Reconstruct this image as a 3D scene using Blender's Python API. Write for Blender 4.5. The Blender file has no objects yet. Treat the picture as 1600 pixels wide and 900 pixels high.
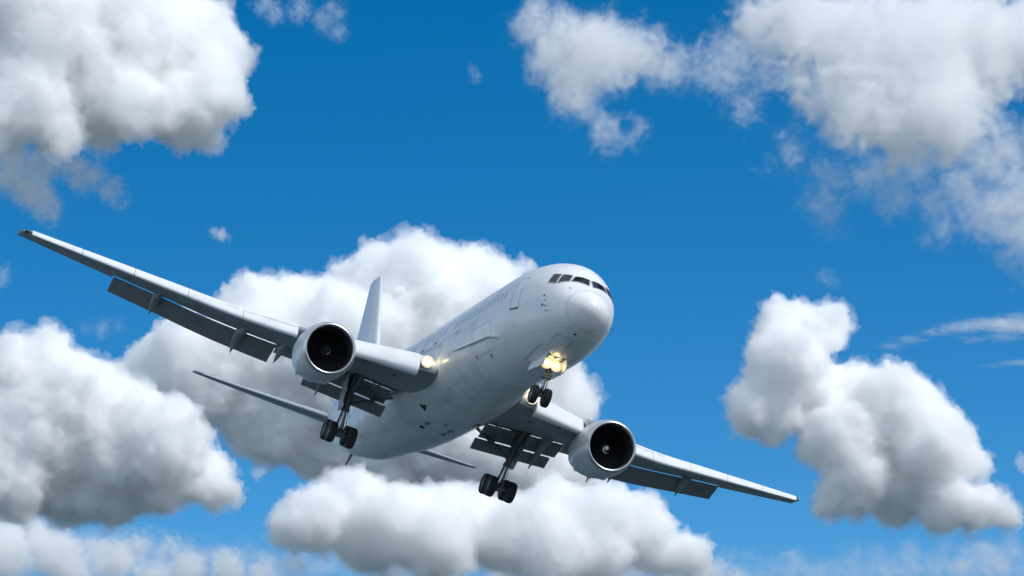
import bpy, bmesh, math, random
from mathutils import Vector, Matrix
rnd = random.Random(7)
S = bpy.context.scene
COL = S.collection
R = math.radians

SKY_K, SKY_SAT, SKY_HUE, SKY_STRENGTH = 1.25, 1.48, .492, .135
CLOUD_G, DOME_FILL = .1, 1.24
SUN_E, EXPOSURE, VOL_B, VOL_STEP = 2.3, 0.12, 56, 3.5
# ------------------------------------------------------------------ camera, sky, sun, exposure
F_PX = 5647.3            # focal length in pixels of a 1600 px wide frame
PITCH = R(10.0)
CAM_H = 1.8
cd = bpy.data.cameras.new('camera'); cam = bpy.data.objects.new('camera', cd); COL.objects.link(cam)
cam.location = (0, 0, CAM_H); cam.rotation_euler = (math.pi / 2 + PITCH, 0, 0)
cd.sensor_width = 36; cd.lens = F_PX / 1600 * 36; cd.clip_start = 1.0; cd.clip_end = 80000
S.camera = cam
CP, SP = math.cos(PITCH), math.sin(PITCH)
def axes(x, y, z):       # right / up / back of the viewing direction as a world vector
    return Vector((x, -SP * y - CP * z, CP * y - SP * z))
SUN = axes(.57, .75, .12).normalized()
w = bpy.data.worlds.new('World'); S.world = w; w.use_nodes = True
nt = w.node_tree; bg = nt.nodes['Background']
sky = nt.nodes.new('ShaderNodeTexSky'); sky.sky_type = 'NISHITA'; sky.sun_disc = False
sky.sun_elevation = math.asin(SUN.z); sky.sun_rotation = math.atan2(SUN.x, SUN.y)
sky.air_density = .5; sky.dust_density = .5; sky.ozone_density = 1.0
tc = nt.nodes.new('ShaderNodeTexCoord')
vm = nt.nodes.new('ShaderNodeVectorMath'); vm.operation = 'MULTIPLY'; vm.inputs[1].default_value = (1, 1, SKY_K)
vn = nt.nodes.new('ShaderNodeVectorMath'); vn.operation = 'NORMALIZE'
nt.links.new(tc.outputs['Generated'], vm.inputs[0]); nt.links.new(vm.outputs[0], vn.inputs[0]); nt.links.new(vn.outputs[0], sky.inputs[0])
hs = nt.nodes.new('ShaderNodeHueSaturation'); hs.inputs['Saturation'].default_value = SKY_SAT; hs.inputs['Hue'].default_value = SKY_HUE
nt.links.new(sky.outputs[0], hs.inputs['Color'])
# the rest of the dome (overhead, to the sides and behind the viewer) emits added cloud-like patches as unseen fill light
cn = nt.nodes.new('ShaderNodeTexNoise'); cn.inputs['Scale'].default_value = 2.6; cn.inputs['Detail'].default_value = 6; cn.inputs['Roughness'].default_value = .55
nt.links.new(tc.outputs['Generated'], cn.inputs['Vector'])
cm = nt.nodes.new('ShaderNodeMapRange'); cm.interpolation_type = 'SMOOTHSTEP'; cm.inputs['From Min'].default_value = .40; cm.inputs['From Max'].default_value = .56
nt.links.new(cn.outputs['Fac'], cm.inputs['Value'])
dt = nt.nodes.new('ShaderNodeVectorMath'); dt.operation = 'DOT_PRODUCT'; dt.inputs[1].default_value = axes(0, 0, -1); nt.links.new(tc.outputs['Generated'], dt.inputs[0])
dm = nt.nodes.new('ShaderNodeMapRange'); dm.interpolation_type = 'SMOOTHSTEP'; dm.inputs['From Min'].default_value = .80; dm.inputs['From Max'].default_value = .93
dm.inputs['To Min'].default_value = 1; dm.inputs['To Max'].default_value = 0; nt.links.new(dt.outputs['Value'], dm.inputs['Value'])
mu = nt.nodes.new('ShaderNodeMath'); mu.operation = 'MULTIPLY'; nt.links.new(cm.outputs[0], mu.inputs[0]); nt.links.new(dm.outputs[0], mu.inputs[1])
mx_ = nt.nodes.new('ShaderNodeMix'); mx_.data_type = 'RGBA'; nt.links.new(mu.outputs[0], mx_.inputs[0]); nt.links.new(hs.outputs[0], mx_.inputs[6])
mx_.inputs[7].default_value = (4.65 * DOME_FILL, 5.35 * DOME_FILL, 6.15 * DOME_FILL, 1)
nt.links.new(mx_.outputs[2], bg.inputs[0])
bg.inputs[1].default_value = SKY_STRENGTH
sl = bpy.data.lights.new('sun', 'SUN'); sl.energy = SUN_E; sl.angle = R(.5); sl.color = (1, .98, .945)
so = bpy.data.objects.new('sun', sl); COL.objects.link(so); so.rotation_euler = SUN.to_track_quat('Z', 'Y').to_euler()
so.location = (300, -100, 400)
V = S.view_settings
V.view_transform = 'Standard'; V.look = 'None'; V.gamma = 1; V.use_curve_mapping = False; V.exposure = EXPOSURE
cy = S.cycles
cy.max_bounces = VOL_B + 4; cy.volume_bounces = VOL_B; cy.diffuse_bounces = 4; cy.glossy_bounces = 4; cy.transparent_max_bounces = 16
cy.volume_step_rate = VOL_STEP; cy.volume_max_steps = 512
cy.use_adaptive_sampling = True; cy.adaptive_threshold = 0.035
cy.use_denoising = True
cy.sample_clamp_indirect = 12.0
# ------------------------------------------------------------------ helpers
def tag(o, label=None, cat=None, group=None, kind=None):
    if label: o['label'] = label
    if cat: o['category'] = cat
    if group: o['group'] = group
    if kind: o['kind'] = kind
    return o

class MB:
    """collects verts and faces, links them as one mesh object"""
    def __init__(s): s.v = []; s.f = []; s.m = []
    def add(s, verts, faces, mi=0):
        k = len(s.v); s.v += [tuple(p) for p in verts]
        s.f += [tuple(i + k for i in f) for f in faces]; s.m += [mi] * len(faces)
    def loft(s, rings, close=True, cap0=False, cap1=False, mi=0):
        n = len(rings[0]); v = [p for r in rings for p in r]; f = []
        for i in range(len(rings) - 1):
            for j in range(n if close else n - 1):
                a = i * n + j; b = i * n + (j + 1) % n
                f.append((a, b, b + n, a + n))
        if cap0: f.append(tuple(range(n - 1, -1, -1)))
        if cap1: f.append(tuple(range((len(rings) - 1) * n, len(rings) * n)))
        s.add(v, f, mi)
    def tube(s, a, b, r0, r1=None, n=12, mi=0, caps=True):
        a = Vector(a); b = Vector(b); r1 = r0 if r1 is None else r1
        d = (b - a).normalized(); u = d.orthogonal().normalized(); w_ = d.cross(u)
        ring = lambda c, r: [c + u * (r * math.cos(t)) + w_ * (r * math.sin(t)) for t in [2 * math.pi * k / n for k in range(n)]]
        s.loft([ring(a, r0), ring(b, r1)], True, caps, caps, mi)
    def path(s, pts, r, n=10, mi=0):
        for a, b in zip(pts[:-1], pts[1:]): s.tube(a, b, r, r, n, mi)
    def box(s, c, size, rot=None, mi=0):
        c = Vector(c); M = rot or Matrix.Identity(3)
        v = [c + M @ Vector((x * size[0] / 2, y * size[1] / 2, z * size[2] / 2)) for x in (-1, 1) for y in (-1, 1) for z in (-1, 1)]
        s.add(v, [(0, 1, 3, 2), (4, 6, 7, 5), (0, 4, 5, 1), (2, 3, 7, 6), (0, 2, 6, 4), (1, 5, 7, 3)], mi)
    def lathe(s, prof, origin, axis=(1, 0, 0), n=64, mi=0, mis=None, closed=False):
        """prof: (distance along axis, radius)"""
        o = Vector(origin); d = Vector(axis).normalized(); u = d.cross(Vector((0, 1, 0))).normalized(); w_ = d.cross(u)
        rings = [[o + d * a + u * (r * math.cos(t)) + w_ * (r * math.sin(t)) for t in [2 * math.pi * k / n for k in range(n)]] for a, r in prof]
        if closed: rings.append(rings[0])
        if mis is None: s.loft(rings, True, mi=mi)
        else:
            for i in range(len(rings) - 1): s.loft(rings[i:i + 2], True, mi=mis[i])
    def build(s, name, mats, parent=None, sharp=35, weld=True, bevel=0):
        me = bpy.data.meshes.new(name); me.from_pydata(s.v, [], s.f)
        if not isinstance(mats, (list, tuple)): mats = [mats]
        for m_ in mats: me.materials.append(m_)
        me.polygons.foreach_set('material_index', s.m)
        bm = bmesh.new(); bm.from_mesh(me)
        if weld: bmesh.ops.remove_doubles(bm, verts=bm.verts, dist=1e-4)
        bmesh.ops.recalc_face_normals(bm, faces=bm.faces)
        bm.to_mesh(me); bm.free()
        me.shade_smooth(); me.set_sharp_from_angle(angle=R(sharp))
        o = bpy.data.objects.new(name, me); COL.objects.link(o)
        if parent: o.parent = parent
        if bevel:
            b = o.modifiers.new('bevel', 'BEVEL'); b.width = bevel; b.segments = 2; b.limit_method = 'ANGLE'; b.angle_limit = R(40)
        return o

def pchip(xs, ys):
    n = len(xs); h = [xs[i + 1] - xs[i] for i in range(n - 1)]; d = [(ys[i + 1] - ys[i]) / h[i] for i in range(n - 1)]
    m = [0] * n; m[0] = d[0]; m[-1] = d[-1]
    for i in range(1, n - 1):
        if d[i - 1] * d[i] > 0:
            w1 = 2 * h[i] + h[i - 1]; w2 = h[i] + 2 * h[i - 1]; m[i] = (w1 + w2) / (w1 / d[i - 1] + w2 / d[i])
    def f(x):
        x = min(max(x, xs[0]), xs[-1]); i = 0
        while i < n - 2 and x > xs[i + 1]: i += 1
        t = (x - xs[i]) / h[i]
        return ys[i] * (2 * t**3 - 3 * t * t + 1) + h[i] * m[i] * (t**3 - 2 * t * t + t) + ys[i + 1] * (-2 * t**3 + 3 * t * t) + h[i] * m[i + 1] * (t**3 - t * t)
    return f

# ------------------------------------------------------------------ materials
def mat(name, col, rough=.5, metal=0, spec=.5, coat=0):
    m = bpy.data.materials.new(name); m.use_nodes = True
    p = m.node_tree.nodes['Principled BSDF']
    p.inputs['Base Color'].default_value = (*col, 1); p.inputs['Roughness'].default_value = rough
    p.inputs['Metallic'].default_value = metal; p.inputs['Specular IOR Level'].default_value = spec
    p.inputs['Coat Weight'].default_value = coat; p.inputs['Coat Roughness'].default_value = .12
    return m
def N(m, t, **kw):
    n = m.node_tree.nodes.new(t)
    for k, v in kw.items(): setattr(n, k, v)
    return n
def math_(m, op, a, b=None, c=None):
    n = N(m, 'ShaderNodeMath', operation=op)
    for i, x in enumerate((a, b, c)):
        if x is None: continue
        if hasattr(x, 'links'): m.node_tree.links.new(x, n.inputs[i])
        else: n.inputs[i].default_value = x
    return n.outputs[0]
def mixc(m, f, a, b):
    n = N(m, 'ShaderNodeMix', data_type='RGBA')
    L = m.node_tree.links
    if hasattr(f, 'links'): L.new(f, n.inputs[0])
    else: n.inputs[0].default_value = f
    for s_, x in ((n.inputs[6], a), (n.inputs[7], b)):
        if hasattr(x, 'links'): L.new(x, s_)
        else: s_.default_value = (*x, 1)
    return n.outputs[2]
def paint(name, col, dirt=(.25, .24, .22), amount=.35, rough=.32, streak=(.12, 1.4, 1.4), seams=None, coat=.3):
    """painted aluminium skin: streaky grime along the airflow, small blotches, riveted panel joints"""
    m = mat(name, col, rough, coat=coat); L = m.node_tree.links; p = m.node_tree.nodes['Principled BSDF']
    o = N(m, 'ShaderNodeTexCoord').outputs['Object']
    mp = N(m, 'ShaderNodeMapping'); mp.inputs['Scale'].default_value = streak; L.new(o, mp.inputs[0])
    n1 = N(m, 'ShaderNodeTexNoise'); n1.inputs['Scale'].default_value = 1.6; n1.inputs['Detail'].default_value = 6; n1.inputs['Roughness'].default_value = .6; L.new(mp.outputs[0], n1.inputs['Vector'])
    n2 = N(m, 'ShaderNodeTexNoise'); n2.inputs['Scale'].default_value = 1.1; n2.inputs['Detail'].default_value = 5; L.new(o, n2.inputs['Vector'])
    d = math_(m, 'MULTIPLY', n1.outputs['Fac'], n2.outputs['Fac'])
    r = N(m, 'ShaderNodeMapRange', interpolation_type='SMOOTHSTEP'); r.inputs['From Min'].default_value = .2; r.inputs['From Max'].default_value = .44; r.inputs['To Max'].default_value = amount
    L.new(d, r.inputs['Value'])
    c = mixc(m, r.outputs[0], col, dirt)
    if seams:
        sx, sy_ = seams
        sp = N(m, 'ShaderNodeSeparateXYZ'); L.new(o, sp.inputs[0])
        fx = math_(m, 'ABSOLUTE', math_(m, 'SUBTRACT', math_(m, 'FRACT', math_(m, 'DIVIDE', sp.outputs[0], sx)), .5))
        lx = math_(m, 'LESS_THAN', fx, .011 / sx)
        fy = math_(m, 'ABSOLUTE', math_(m, 'SUBTRACT', math_(m, 'FRACT', math_(m, 'DIVIDE', sp.outputs[1] if sy_ > 0 else sp.outputs[2], abs(sy_))), .5))
        ly = math_(m, 'LESS_THAN', fy, .011 / abs(sy_))
        ln = math_(m, 'MULTIPLY', math_(m, 'MAXIMUM', lx, ly), .4)
        c = mixc(m, ln, c, tuple(x * .45 for x in col))
    L.new(c, p.inputs['Base Color'])
    rr = N(m, 'ShaderNodeMapRange'); rr.inputs['To Min'].default_value = rough - .08; rr.inputs['To Max'].default_value = rough + .25
    L.new(n2.outputs['Fac'], rr.inputs['Value']); L.new(rr.outputs[0], p.inputs['Roughness'])
    bp = N(m, 'ShaderNodeBump'); bp.inputs['Strength'].default_value = .12; bp.inputs['Distance'].default_value = .02
    n3 = N(m, 'ShaderNodeTexNoise'); n3.inputs['Scale'].default_value = .9; n3.inputs['Detail'].default_value = 2; L.new(o, n3.inputs['Vector'])
    L.new(n3.outputs['Fac'], bp.inputs['Height']); L.new(bp.outputs[0], p.inputs['Normal'])
    return m
M = {}
M['white'] = paint('white_paint', (.80, .805, .81), amount=.10, seams=(2.79, -1.31))
M['slat'] = paint('bare_slat_skin', (.80, .81, .82), amount=.15, streak=(1, .2, 1))
M['wing'] = paint('grey_wing_paint', (.29, .305, .32), dirt=(.2, .2, .2), amount=.45, rough=.4, seams=(60.0, 2.2), coat=.1)
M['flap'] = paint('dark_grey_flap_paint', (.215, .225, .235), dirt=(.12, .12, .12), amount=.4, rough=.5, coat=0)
M['nacelle'] = paint('nacelle_paint', (.62, .635, .65), amount=.12, seams=(1.55, -9.0))
M['fairing'] = paint('fairing_paint', (.74, .75, .76), dirt=(.30, .315, .32), amount=.4, streak=(.1, 1.1, 1.1), seams=(1.9, 1.02), rough=.38)
M['lip'] = mat('polished_aluminium', (.60, .61, .63), .34, 1.0)
M['lip2'] = mat('bare_leading_edge', (.66, .67, .69), .3, .7)
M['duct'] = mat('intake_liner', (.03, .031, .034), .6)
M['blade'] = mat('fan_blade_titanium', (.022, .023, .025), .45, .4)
M['spin'] = mat('spinner_grey', (.02, .02, .022), .55, spec=.2)
M['spinw'] = mat('spinner_white', (.75, .75, .75), .45)
M['hot'] = mat('exhaust_metal', (.16, .14, .125), .45, .9)
M['tyre'] = mat('tyre_rubber', (.022, .022, .024), .75)
M['rim'] = mat('wheel_rim', (.30, .31, .32), .45, .5)
M['steel'] = mat('landing_gear_steel', (.13, .135, .14), .5, .4)
M['chrome'] = mat('oleo_chrome', (.6, .6, .6), .18, 1)
M['hyd'] = mat('hydraulic_hose', (.05, .05, .055), .6)
M['bay'] = mat('wheel_bay_shade', (.075, .055, .045), .8)
M['dark'] = mat('dark_opening', (.02, .022, .024), .7)
M['seam'] = mat('panel_gap', (.2, .21, .22), .7)
M['seam2'] = paint('stained_skin', (.58, .60, .61), dirt=(.3,.31,.32), amount=.6)
M['sill'] = mat('scuffed_door_sill', (.10, .105, .11), .6)
M['shade'] = mat('cabin_window_shade', (.58, .60, .63), .2)
M['frame'] = mat('window_rubber', (.25, .26, .28), .6)
gl = mat('cockpit_glass', (.008, .009, .012), .08, spec=.22); M['glass'] = gl
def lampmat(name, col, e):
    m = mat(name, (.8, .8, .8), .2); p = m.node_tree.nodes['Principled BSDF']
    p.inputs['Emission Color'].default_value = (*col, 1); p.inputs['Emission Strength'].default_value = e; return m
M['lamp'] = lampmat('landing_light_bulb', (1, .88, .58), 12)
M['lampglow'] = lampmat('landing_light_reflector_glow', (1, .70, .17), 1.3)  # rings round the bulb emit a graded glow, painted as its halo
M['lampglow2'] = lampmat('landing_light_bowl_glow', (1, .58, .08), .42)
M['lampglow3'] = lampmat('landing_light_bezel_glow', (1, .58, .12), .15)
# ------------------------------------------------------------------ ground sheet (unseen below the picture; added to light the underside)
gm = mat('ground_bounce_teal', (.025, .05, .06), .5)
L = gm.node_tree.links
o = N(gm, 'ShaderNodeTexCoord').outputs['Object']
n1 = N(gm, 'ShaderNodeTexNoise'); n1.inputs['Scale'].default_value = .02; n1.inputs['Detail'].default_value = 8; L.new(o, n1.inputs['Vector'])
L.new(mixc(gm, n1.outputs['Fac'], (.018, .045, .055), (.032, .062, .072)), gm.node_tree.nodes['Principled BSDF'].inputs['Base Color'])
mb = MB(); rr = [0.5, 50, 400, 2000, 8000, 40000]
mb.loft([[(r_ * math.cos(t), r_ * math.sin(t), 0) for t in [2 * math.pi * k / 48 for k in range(48)]] for r_ in rr], True, cap0=True)
tag(mb.build('bounce_ground', gm), 'unseen blue-green ground sheet added to light the airliner underside', 'bounce_ground', kind='structure')
# ------------------------------------------------------------------ the airliner. Body axes: x aft of the nose, y starboard, z up (metres)
plane = bpy.data.objects.new('airplane', None); COL.objects.link(plane); plane.empty_display_size = 5
tag(plane, 'white twin-engine jet airliner on landing approach with wheels and flaps down and lights on', 'airplane')
ex = axes(-.28978324, -.18114379, -.93979391); ey = axes(-.9190836, .32663783, .22043834); ez = axes(.26704121, .92762851, -.26114045)
org = Vector((0, 0, CAM_H)) + axes(4.13000925, -.0665975557, -172.374202)
plane.matrix_world = Matrix(((ex.x, ey.x, ez.x, org.x), (ex.y, ey.y, ez.y, org.y), (ex.z, ey.z, ez.z, org.z), (0, 0, 0, 1)))

FUS = [  # s, half-width, top, bottom, widest height
(0,0,-.93,-.93,-.93),(.15,.50,-.52,-1.36,-.93),(.5,.90,-.17,-1.73,-.92),(1.0,1.21,.13,-2.02,-.88),(1.5,1.44,.44,-2.22,-.81),(1.9,1.58,.82,-2.34,-.75),
(2.4,1.73,1.22,-2.46,-.66),(3.0,1.89,1.58,-2.57,-.54),(3.6,2.04,1.85,-2.66,-.42),(4.4,2.20,2.08,-2.735,-.30),(5.4,2.34,2.29,-2.80,-.18),
(6.5,2.45,2.42,-2.84,-.08),(8,2.505,2.52,-2.86,-.02),(9.5,2.515,2.55,-2.86,0),(20,2.515,2.55,-2.86,0),(34,2.515,2.55,-2.86,0),(36.8,2.515,2.55,-2.86,0),
(39,2.48,2.55,-2.80,.02),(42,2.32,2.54,-2.42,.12),(45,2.03,2.5,-1.82,.38),(48,1.62,2.42,-1.08,.72),(51,1.06,2.28,-.25,1.05),(53.5,.54,2.05,.62,1.36),(54.6,.28,1.85,1.1,1.48)]
_q = [math.sqrt(r[0]) for r in FUS]
_F = [pchip(_q, [r[k] for r in FUS]) for k in (1, 2, 3, 4)]
def fus(s, phi, off=0.0):
    q = math.sqrt(max(s, 0)); hw, tp, bt, zm = [f_(q) for f_ in _F]; c = math.cos(phi)
    p = Vector((s, hw * math.sin(phi), zm + c * ((tp - zm) if c > 0 else (zm - bt))))
    if off: p = p + fnormal(s, phi) * off
    return p
def fnormal(s, phi):
    e = 1e-3
    a = fus(s + e, phi) - fus(max(s - e, 0), phi); b = fus(s, phi + e) - fus(s, phi - e)
    n = b.cross(a)
    return (-n if n.dot(Vector((0, math.sin(phi), math.cos(phi)))) < 0 else n).normalized()

# --- fuselage shell
mb = MB()
ss = [54.6 * (k / 190) ** 1.7 for k in range(1, 191)]
ss = [.0004, .003, .01, .025] + [x for x in ss if x > .04]
rings = [[fus(s, 2 * math.pi * k / 112) for k in range(112)] for s in ss]
mb.loft(rings, True, True, True)
fuselage = mb.build('fuselage', M['white'], plane)

def patch(mb, quad, off=.012, n=6, thick=True, mi=0):
    """a plate that follows the fuselage skin; quad = four (s, phi in degrees) corners"""
    P = lambda u, v, o_: fus(*[(quad[0][i] * (1 - u) + quad[1][i] * u) * (1 - v) + (quad[3][i] * (1 - u) + quad[2][i] * u) * v if i == 0 else
                            R((quad[0][i] * (1 - u) + quad[1][i] * u) * (1 - v) + (quad[3][i] * (1 - u) + quad[2][i] * u) * v) for i in (0, 1)], o_)
    g = [[P(i / n, j / n, off) for i in range(n + 1)] for j in range(n + 1)]
    v = [p for r_ in g for p in r_]; k = n + 1
    f = [(j * k + i, j * k + i + 1, (j + 1) * k + i + 1, (j + 1) * k + i) for j in range(n) for i in range(n)]
    mb.add(v, f, mi)
    if thick:
        rim = [(i / n, 0) for i in range(n)] + [(1, i / n) for i in range(n)] + [(1 - i / n, 1) for i in range(n)] + [(0, 1 - i / n) for i in range(n)]
        mb.loft([[P(u, v_, off) for u, v_ in rim], [P(u, v_, -.03) for u, v_ in rim]], True, mi=mi)
def strip(mb, pts, wdt=.02, off=.006, mi=0, sub=6):
    """a narrow ribbon on the fuselage skin along (s, phi deg) points"""
    q = []
    for (a, b), (c, d) in zip(pts[:-1], pts[1:]):
        q += [(a + (c - a) * k / sub, b + (d - b) * k / sub) for k in range(sub)]
    q.append(pts[-1])
    P = [fus(s, R(p), off) for s, p in q]; Nn = [fnormal(s, R(p)) for s, p in q]
    l, r_ = [], []
    for i, p in enumerate(P):
        t = (P[min(i + 1, len(P) - 1)] - P[max(i - 1, 0)]).normalized(); sd = t.cross(Nn[i]).normalized() * wdt / 2
        l.append(p + sd); r_.append(p - sd)
    n = len(P); mb.add(l + r_, [(i, i + 1, n + i + 1, n + i) for i in range(n - 1)], mi)

# --- cockpit glazing: three panes each side, symmetric
PANES = [[(1.90, 1.3), (2.09, 26.5), (1.82, 37.2), (1.47, 4.0)],          # front pane
         [(2.20, 30.0), (2.63, 42.2), (2.28, 58.8), (1.86, 40.5)],         # side pane
         [(2.72, 43.6), (3.22, 50.5), (3.02, 65.5), (2.40, 60.6)]]         # rear side pane
for sg in (1, -1):
    for q in PANES:
        mb = MB(); patch(mb, [(s, sg * p) for s, p in q], .010, 8); w_ = mb.build('cockpit_window', M['glass'], fuselage)
        mb = MB(); qq = [(s, sg * p) for s, p in q]; strip(mb, qq + [qq[0]], .055, .014); mb.build('window_frame', M['frame'], w_) if False else mb.build('cockpit_window_frame', M['frame'], fuselage)

# --- doors, cabin windows, seams
def door(s0, s1, p0, p1, sg, name='cabin_door', sill=True):
    mb = MB(); q = [(s0, sg * p0), (s1, sg * p0), (s1, sg * p1), (s0, sg * p1)]
    patch(mb, q, .006, 6)
    d = mb.build(name, M['white'], fuselage)
    mb = MB(); strip(mb, q + [q[0]], .028 if sill else .014, .010)
    if sill: strip(mb, [(s0 - .03, sg * (p1 + .7)), (s1 + .03, sg * (p1 + .7))], .085, .013, 1)
    mb.build('door_seal', [M['seam'], M['sill']], d)
    return d
for sg in (1, -1):
    door(5.33, 6.42, 63, 101.3, sg); door(45.4, 46.4, 60, 96, sg)
    door(19.9, 20.5, 70, 90, sg, 'overwing_exit'); door(22.4, 23.0, 70, 90, sg, 'overwing_exit')
door(15.35, 16.75, 93, 101.2, 1, 'service_hatch')
door(9.6, 13.0, 103, 132, 1, 'cargo_door', False); door(36.5, 38.3, 105, 128, 1, 'cargo_door', False)
gaps = [(17.2, 18.4), (22.5, 24.5)]
for sg in (1, -1):
    for k in range(58):
        s = 7.7 + k * .64
        if any(a < s < b for a, b in gaps) or s > 44.4 or (19.6 < s < 20.8): continue
        mb = MB(); a, b = 77.5, 86.5
        patch(mb, [(s - .13, sg * a), (s + .13, sg * a), (s + .13, sg * b), (s - .13, sg * b)], .004, 2)
        mb.build('cabin_window', M['shade'], fuselage)
mb = MB()
strip(mb, [(.80, p) for p in range(0, 361, 6)], .015, .006, sub=1)                                   # radome joint
mb.build('radome_seam', M['seam'], fuselage)
mb = MB()
for q in ([(2.05, 150), (1.75, 178), (1.62, -172)], [(2.05, 150), (2.9, 153)], [(1.75, 178), (2.7, 178)], [(4.0, 152), (4.0, -152)], [(4.0, 152), (6.9, 160)], [(4.0, -152), (6.9, -160)]):
    strip(mb, q, .03, .006)
mb.build('access_panel_seam', M['seam'], fuselage)
for s, p, r_ in ((2.73, 85, .055), (2.5, 91.6, .04), (2.72, 98.9, .06), (1.38, 46.7, .045), (10.5, 138, .07), (12.7, 131.5, .07), (2.73, -85, .055), (2.72, -98.9, .06), (1.30, 172, .07)):
    mb = MB(); a = math.degrees(r_ / 2); patch(mb, [(s - r_, p - a), (s + r_, p - a), (s + r_, p + a), (s - r_, p + a)], .012, 2); mb.build('sensor_port', M['dark'], fuselage)
for sg in (1, -1):                                                                                    # pitot probes
    for s, p in ((2.35, 100), (2.2, 108)):
        b_ = fus(s, R(sg * p)); n_ = fnormal(s, R(sg * p)); mb = MB()
        mb.tube(b_, b_ + n_ * .14, .02, .014, 8); mb.tube(b_ + n_ * .14 + Vector((.05, 0, 0)), b_ + n_ * .14 - Vector((.22, 0, 0)), .016, .008, 8); mb.build('pitot_probe', M['steel'], fuselage)
def blade_antenna(s, phi, h, c, lean=.5):
    b_ = fus(s, R(phi), -.03); n_ = fnormal(s, R(phi)); mb = MB()
    rings = []
    for t in (0, .4, .8, 1):
        cc = c * (1 - .45 * t); o_ = b_ + n_ * h * t + Vector((lean * h * t, 0, 0))
        sd = n_.cross(Vector((1, 0, 0))).normalized() * .02 * (1 - .5 * t)
        rings.append([o_, o_ + Vector((cc * .4, 0, 0)) + sd, o_ + Vector((cc, 0, 0)), o_ + Vector((cc * .4, 0, 0)) - sd])
    mb.loft(rings, True, True, True); mb.build('blade_antenna', M['seam'], fuselage)
blade_antenna(36.1, 180, .42, .34); blade_antenna(13.0, 180, .3, .3); blade_antenna(11, 0, .35, .35)
# tail skid / drain mast under the tail cone
mb = MB(); mb.tube((45.6, 0, -1.65), (46.4, .0, -2.25), .09, .05, 10); mb.build('tail_skid', M['seam'], fuselage)
mb = MB(); mb.lathe([(0, .30), (.25, .24), (.25, .2), (0, .2)], (54.55, 0, 1.475), n=32); mb.build('exhaust_outlet', M['hot'], fuselage)
# raised ridge added on the starboard flank ahead of the wing to catch sky light
mb = MB()
rings = []
for k in range(25):
    t = k / 24; s = 8.3 + t * 9.5; h = .15 * math.sin(min(1, t * 7) * math.pi / 2) * (1 if t < .8 else max(0.02, (1 - t) / .2))
    p0 = 124 - 4 * min(1, t * 6) - 9 * t
    rings.append([fus(s, R(p0 + a * (2.4 + 3 * max(0, 1 - t * 8))), h * math.cos(a * math.pi / 2) - .01) for a in (-1, -.6, -.2, .2, .6, 1)])
mb.loft(rings, False); mb.build('highlight_ridge', M['white'], fuselage)

# --- wing to body fairing
BULGE = pchip([12.0, 14.5, 17, 20, 24, 29, 33, 36, 38.5], [0, .03, .16, .38, .46, .46, .38, .16, 0])
def bel(s, ad, off=0):                 # ad in degrees from the top
    d = abs(ad - 180); side = min(1, max(0, (92 - d) / 34)); side = side * side * (3 - 2 * side)
    k = BULGE(s) * side * (.82 + .35 * math.exp(-((d - 52) / 22) ** 2))
    return fus(s, R(ad), k + off - (.03 if side < .02 else 0) + .002)
mb = MB()
mb.loft([[bel(12.0 + 26.5 * k / 90, 86 + 188 * j / 60) for j in range(61)] for k in range(91)], False)
belly = mb.build('belly_fairing', M['fairing'], plane)
def belly_patch(s, j0, j1, ds, name, m_, off=.012, tri=False):
    mb = MB(); n = 4; v = []
    for i in range(n + 1):
        for j in range(n + 1):
            f_ = i / n if tri else 1
            v.append(bel(s + ds * i / n, (j0 + j1) / 2 + (j1 - j0) * f_ * (j / n - .5), off))
    mb.add(v, [(i * (n + 1) + j, i * (n + 1) + j + 1, (i + 1) * (n + 1) + j + 1, (i + 1) * (n + 1) + j) for i in range(n) for j in range(n)])
    return mb.build(name, m_, belly)
for sg in (1, -1):
    belly_patch(22.4, 180 - sg * 36, 180 - sg * 26, .95, 'air_inlet', M['dark'], tri=True)
    belly_patch(24.5, 180 - sg * 15, 180 - sg * 11, .9, 'vent_slot', M['seam'])
    belly_patch(25.9, 180 - sg * 15, 180 - sg * 10, .5, 'vent_slot', M['dark'])
    belly_patch(18.6, 180 - sg * 30, 180 - sg * 21, 2.6, 'stained_panel', M['seam2'])
    belly_patch(27.0, 180 - sg * 55, 180 - sg * 20, .03, 'gear_door_seam', M['seam'])
    belly_patch(31.0, 180 - sg * 55, 180 - sg * 20, .03, 'gear_door_seam', M['seam'])
belly_patch(23.4, 178, 182, .25, 'vent_slot', M['dark'])
# ------------------------------------------------------------------ lamps
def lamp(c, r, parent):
    """a sealed-beam landing lamp facing forward: bright bulb, reflector bowl and bezel with its halo painted in as emission"""
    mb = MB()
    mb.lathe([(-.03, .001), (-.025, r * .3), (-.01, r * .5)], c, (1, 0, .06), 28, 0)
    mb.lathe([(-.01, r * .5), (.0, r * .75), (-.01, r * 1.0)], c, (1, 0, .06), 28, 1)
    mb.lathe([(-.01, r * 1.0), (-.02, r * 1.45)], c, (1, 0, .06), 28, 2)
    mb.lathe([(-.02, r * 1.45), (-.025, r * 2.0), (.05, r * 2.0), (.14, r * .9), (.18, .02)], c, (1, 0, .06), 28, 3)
    return mb.build('landing_light', [M['lamp'], M['lampglow'], M['lampglow2'], M['lampglow3']], parent, weld=False)
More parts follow.
